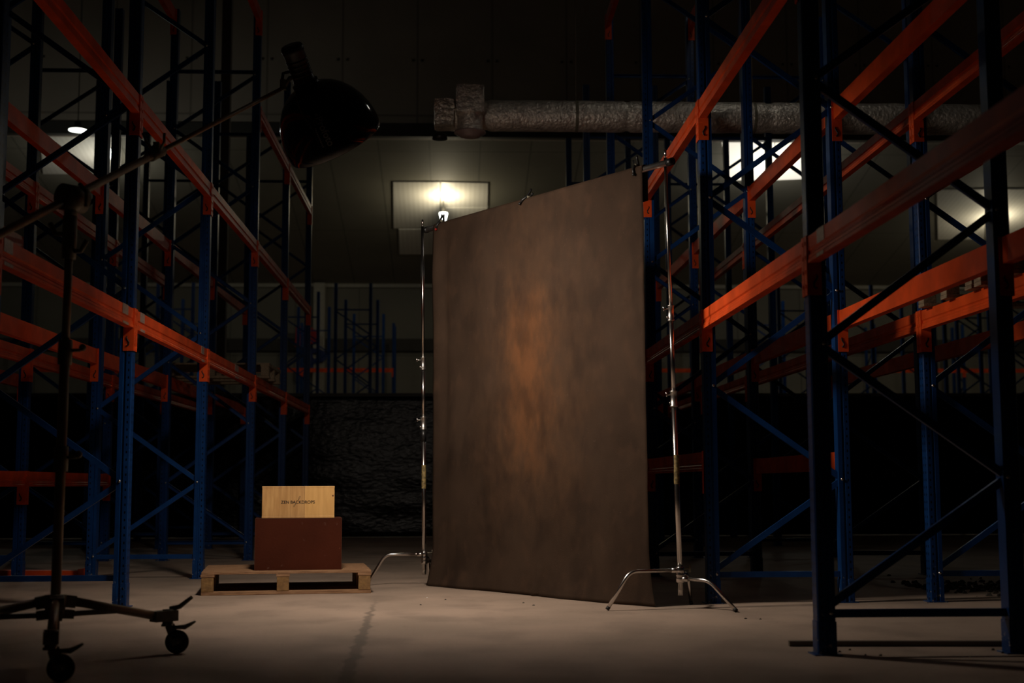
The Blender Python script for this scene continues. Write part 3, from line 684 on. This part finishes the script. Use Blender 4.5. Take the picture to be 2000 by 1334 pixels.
bc = onY(918, 199, 12.96)
crumple((bc.x, 12.96, bc.z), (.275, .30, .285), 3).build('outlet_box', M['foil'], t, o)
vs = []; nr = 24
pr = [(.125+.006*noise.noise(Vector((k*1.3, 5, 2))), -.13-.02*k) for k in range(10)]
ol = MB().lathe([(-z_, r) for r, z_ in pr], (bc.x, 12.96, bc.z), (0, 0, -1), 24); ol.build('outlet_pipe', M['foil'], t, o)
zb = bc.z-.33
MB().lathe([(0, .12), (.005, .155), (.02, .158), (.03, .13), (.035, .13), (.05, .10), (.055, .10), (.065, .06), (.07, .0001)], (bc.x, 12.96, zb+.03), (0, 0, -1), 32).build('diffuser', M['diffuser'], t, o)
ec = onY(868, 222, 13.1); crumple((ec.x, 13.1, ec.z-.01), (.2, .26, .27), 8).build('end_elbow', M['foil'], t, o)
e2 = onY(859, 268, 13.1); MB().lathe([(0, .0001), (0, .06), (.02, .075), (.05, .075), (.055, .0001)], (e2.x, 13.1, e2.z+.03), (0, 0, -1), 24).build('end_damper', M['blackplastic'], t, o)
for u in (1125, 1470, 1795):
    p = onY(u, 215, DY); MB().cyl((p.x, DY, zc+R0*.9), (p.x, DY, 14.5), .006, n=8).build('hanger_rod', M['darksteel'], t, o)
    MB().lathe([(-.015, R0*1.03), (.015, R0*1.03)], (p.x, DY, zc), (1, 0, 0), 28).build('hanger_strap', M['darksteel'], t, o)

# ------------------------------------------------------------------ lamps
def high_bay(u, v, Y, label, power, r=.13, col=(1, .86, .58), up=.3, disc=False, radius=.12, bulb=None, pos=None):
    p = pos or onY(u, v, Y); t = thing('pendant_lamp', label, 'lamp', p)
    top = ceil_z(Y)-.03 if Y > BULK_Y else 14.5
    if disc:
        MB().lathe([(0, .0001), (0, r), (.012, r), (.014, .0001)], p, (0, 0, 1), 32).build('lit_disc', M['lampdisc'], t, p)
        MB().lathe([(.014, r*1.03), (.05, r*1.03), (.1, r*.4), (.2, r*.35), (.2, .0001)], p, (0, 0, 1), 32).build('housing', M['lampbody'], t, p)
    else:
        MB().lathe([(-.14, .0001), (-.14, r*.55), (-.02, r*.85), (.09, r), (.1, r*.9), (.1, .0001)], p, (0, 0, 1), 28).build('glass_shade', M['lampglass'], t, p)
        MB().lathe([(.1, r*.95), (.13, r*.9), (.15, r*.45), (.26, r*.42), (.26, .0001)], p, (0, 0, 1), 24).build('housing', M['lampbody'], t, p)
    MB().cyl(p+Vector((0, 0, .2)), Vector((p.x, p.y, top)), .012, n=8).build('hanger_rod', M['lampbody'], t, p)
    lo = light('lamp_bulb', 'POINT', (p.x, p.y-.02-(.0 if disc else r+.1), p.z+(-.2 if disc else up)), power, col, shadow_soft_size=radius)
    if bulb: lo.location = bulb
    return p
high_bay(866, 422, 38.9, 'lit white pendant lamp just above the backdrop top', 60, bulb=bulb_at(868, 384, .5), radius=.15)
high_bay(152, 255, 30.0, 'lit round disc pendant lamp at upper left', 40, .2, (.95, 1, .88), disc=True)
high_bay(207, 300, 35.1, 'lit pendant lamp partly hidden behind an upright at upper left', 30, .2, (1, .95, .8), .2, bulb=bulb_at(205, 305, .8))
high_bay(1494, 318, 35.9, 'lit pendant lamp in front of the bright rooflight at right', 60, .1, (1, .96, .84), .2, radius=.3, bulb=bulb_at(1500, 315, .9))
high_bay(1936, 430, 38.0, 'lit pendant lamp hidden behind the second right upright', 45, .13, (1, .88, .62), .4, bulb=bulb_at(1940, 425, .5))

high_bay(0, 0, 11.2, 'added dim lamp above the right racks, out of view, lighting the duct', 4.2, .2, (1, .88, .76), disc=True, pos=Vector((2.97, 12.0, 7.0)))  # added lamp, unseen, put here to brighten the foil duct

# ------------------------------------------------------------------ black plastic sheet, signs, floor bits
NX, NZ = 260, 26; vs = []; X0, X1 = -11.0, 12.5; SH = 2.17
for k in range(NZ+1):
    for i in range(NX+1):
        x = X0+(X1-X0)*i/NX; z = SH*k/NZ
        y = 20.75+.10*noise.noise(Vector((x*.6, z*.5, 2)))+.022*noise.noise(Vector((x*1.6, z*5.0, 5)))+.008*noise.noise(Vector((x*5, z*13, 1)))
        vs.append((x, y, z+.01*math.sin(x*2)*(k/NZ)+.01))
fs = [(k*(NX+1)+i, k*(NX+1)+i+1, (k+1)*(NX+1)+i+1, (k+1)*(NX+1)+i) for k in range(NZ) for i in range(NX)]
t = thing('plastic_sheet', 'black wrinkled plastic sheet screening the hall behind the racks', 'plastic sheet', (0, 20.75, 0))
so = MB().add(vs, fs, True).build('sheet', M['sheet'], t, (0, 20.75, 0)); so.modifiers.new('thickness', 'SOLIDIFY').thickness = .004
MB().bar((X0, 20.75, SH+.02), (X1, 20.75, SH+.02), .05, .05).build('top_rail', M['girder'], t, (0, 20.75, 0))
for x in (-10.9, -7.4, -3.55, 0, 2.95, 4.6, 8, 12.4): MB().box((x, 20.9, SH/2), (.06, .06, SH)).build('post', M['girder'], t, (0, 20.75, 0))
SY = 45.41
def poly_sign(name, pts, m, label, holes=None):
    P_ = [onY(u, v, SY) for u, v in pts]; o = P_[0]
    b = MB(); vs = [p for p in P_]; k = len(vs); b.add(vs+[p+Vector((0, .1, 0)) for p in vs], [tuple(range(k)), tuple(range(k, 2*k))[::-1]]+[(i, (i+1) % k, (i+1) % k+k, i+k) for i in range(k)])
    ob = b.build(name, m, None, o); tag(ob, label, 'sign'); return ob
poly_sign('wall_sign', [(578, 636), (606, 638), (616, 645), (622, 655), (622, 663), (617, 669), (606, 672), (602, 677), (576, 677)], M['sign_red'], 'red letter-shaped sign on the pale pillar, above the blue one')
outer = [(592, 728), (590, 708), (600, 706), (602, 679), (622, 681), (634, 686), (639, 694), (637, 702), (630, 707), (612, 708), (611, 728)]
inner = [(622, 698), (620, 690), (612, 689), (610, 695), (613, 700)]
oo = [(592, 728), (590, 708), (600, 706), (602, 679), (622, 681), (634, 686), (639, 694), (637, 702), (630, 707), (620, 708), (621, 698), (622, 692), (616, 688.5), (610.5, 691), (610, 697), (614, 700.5), (620.8, 699), (619.5, 708), (612, 708), (611, 728)]
poly_sign('wall_sign', oo, M['sign_blue'], 'blue letter-shaped sign with a hole, below the red one')
r0_ = onZ(1541, 1262); r1_ = onZ(1975, 1262)
b = MB(); b.bar((r0_.x, r0_.y, .013), (r1_.x, r1_.y, .013), .04, .026); ob = b.build('floor_bar', M['railsteel'], None, (r0_.x, r0_.y, .0)); tag(ob, 'long dull steel bar lying on the floor at lower right', 'steel bar')
b = MB(); gx = onZ(1930, 1152)
def stone(b, c, s):
    vs = [Vector(c)+Vector((a*s*random.uniform(.7, 1.3), q*s*random.uniform(.7, 1.3), w*s*random.uniform(.6, 1))) for a, q, w in ((-1, -.6, 0), (1, -.5, 0), (.8, .9, 0), (-.7, .8, 0), (-.5, -.3, 1), (.5, -.2, 1.1), (.4, .5, .9), (-.4, .4, 1))]
    b.add(vs, [(0, 1, 5, 4), (1, 2, 6, 5), (2, 3, 7, 6), (3, 0, 4, 7), (4, 5, 6, 7), (3, 2, 1, 0)])
for k in range(700):
    xx = random.uniform(3.55, 5.2); yy = random.gauss(10.2, .33)
    stone(b, (xx, yy, .001), random.uniform(.006, .026))
ob = b.build('rubble', M['stone']); tag(ob, 'scattered dark rubble on the floor at far right', 'rubble', kind='stuff')
b = MB()
for (u, v) in ((1812, 1178), (1640, 1274), (1660, 1270), (1690, 1280), (1720, 1281), (1590, 1277), (1940, 1270), (1958, 1276), (1908, 1165), (1022, 1178), (1042, 1183), (1485, 1210), (1456, 1209), (822, 1182), (870, 1172)):
    p = onZ(u, v); stone(b, (p.x, p.y, .0005), random.uniform(.004, .01))
ob = b.build('floor_crumbs', M['stone']); tag(ob, 'small dark crumbs and grit strewn over the concrete', 'grit', kind='stuff')
p = onZ(834, 1168); b = MB(); stone(b, (p.x, p.y, .0005), .006); p2 = onZ(866, 1169); ob = b.build('paper_scrap', M['white_bit']); tag(ob, 'tiny white scrap on the floor left of the backdrop hem', 'scrap')
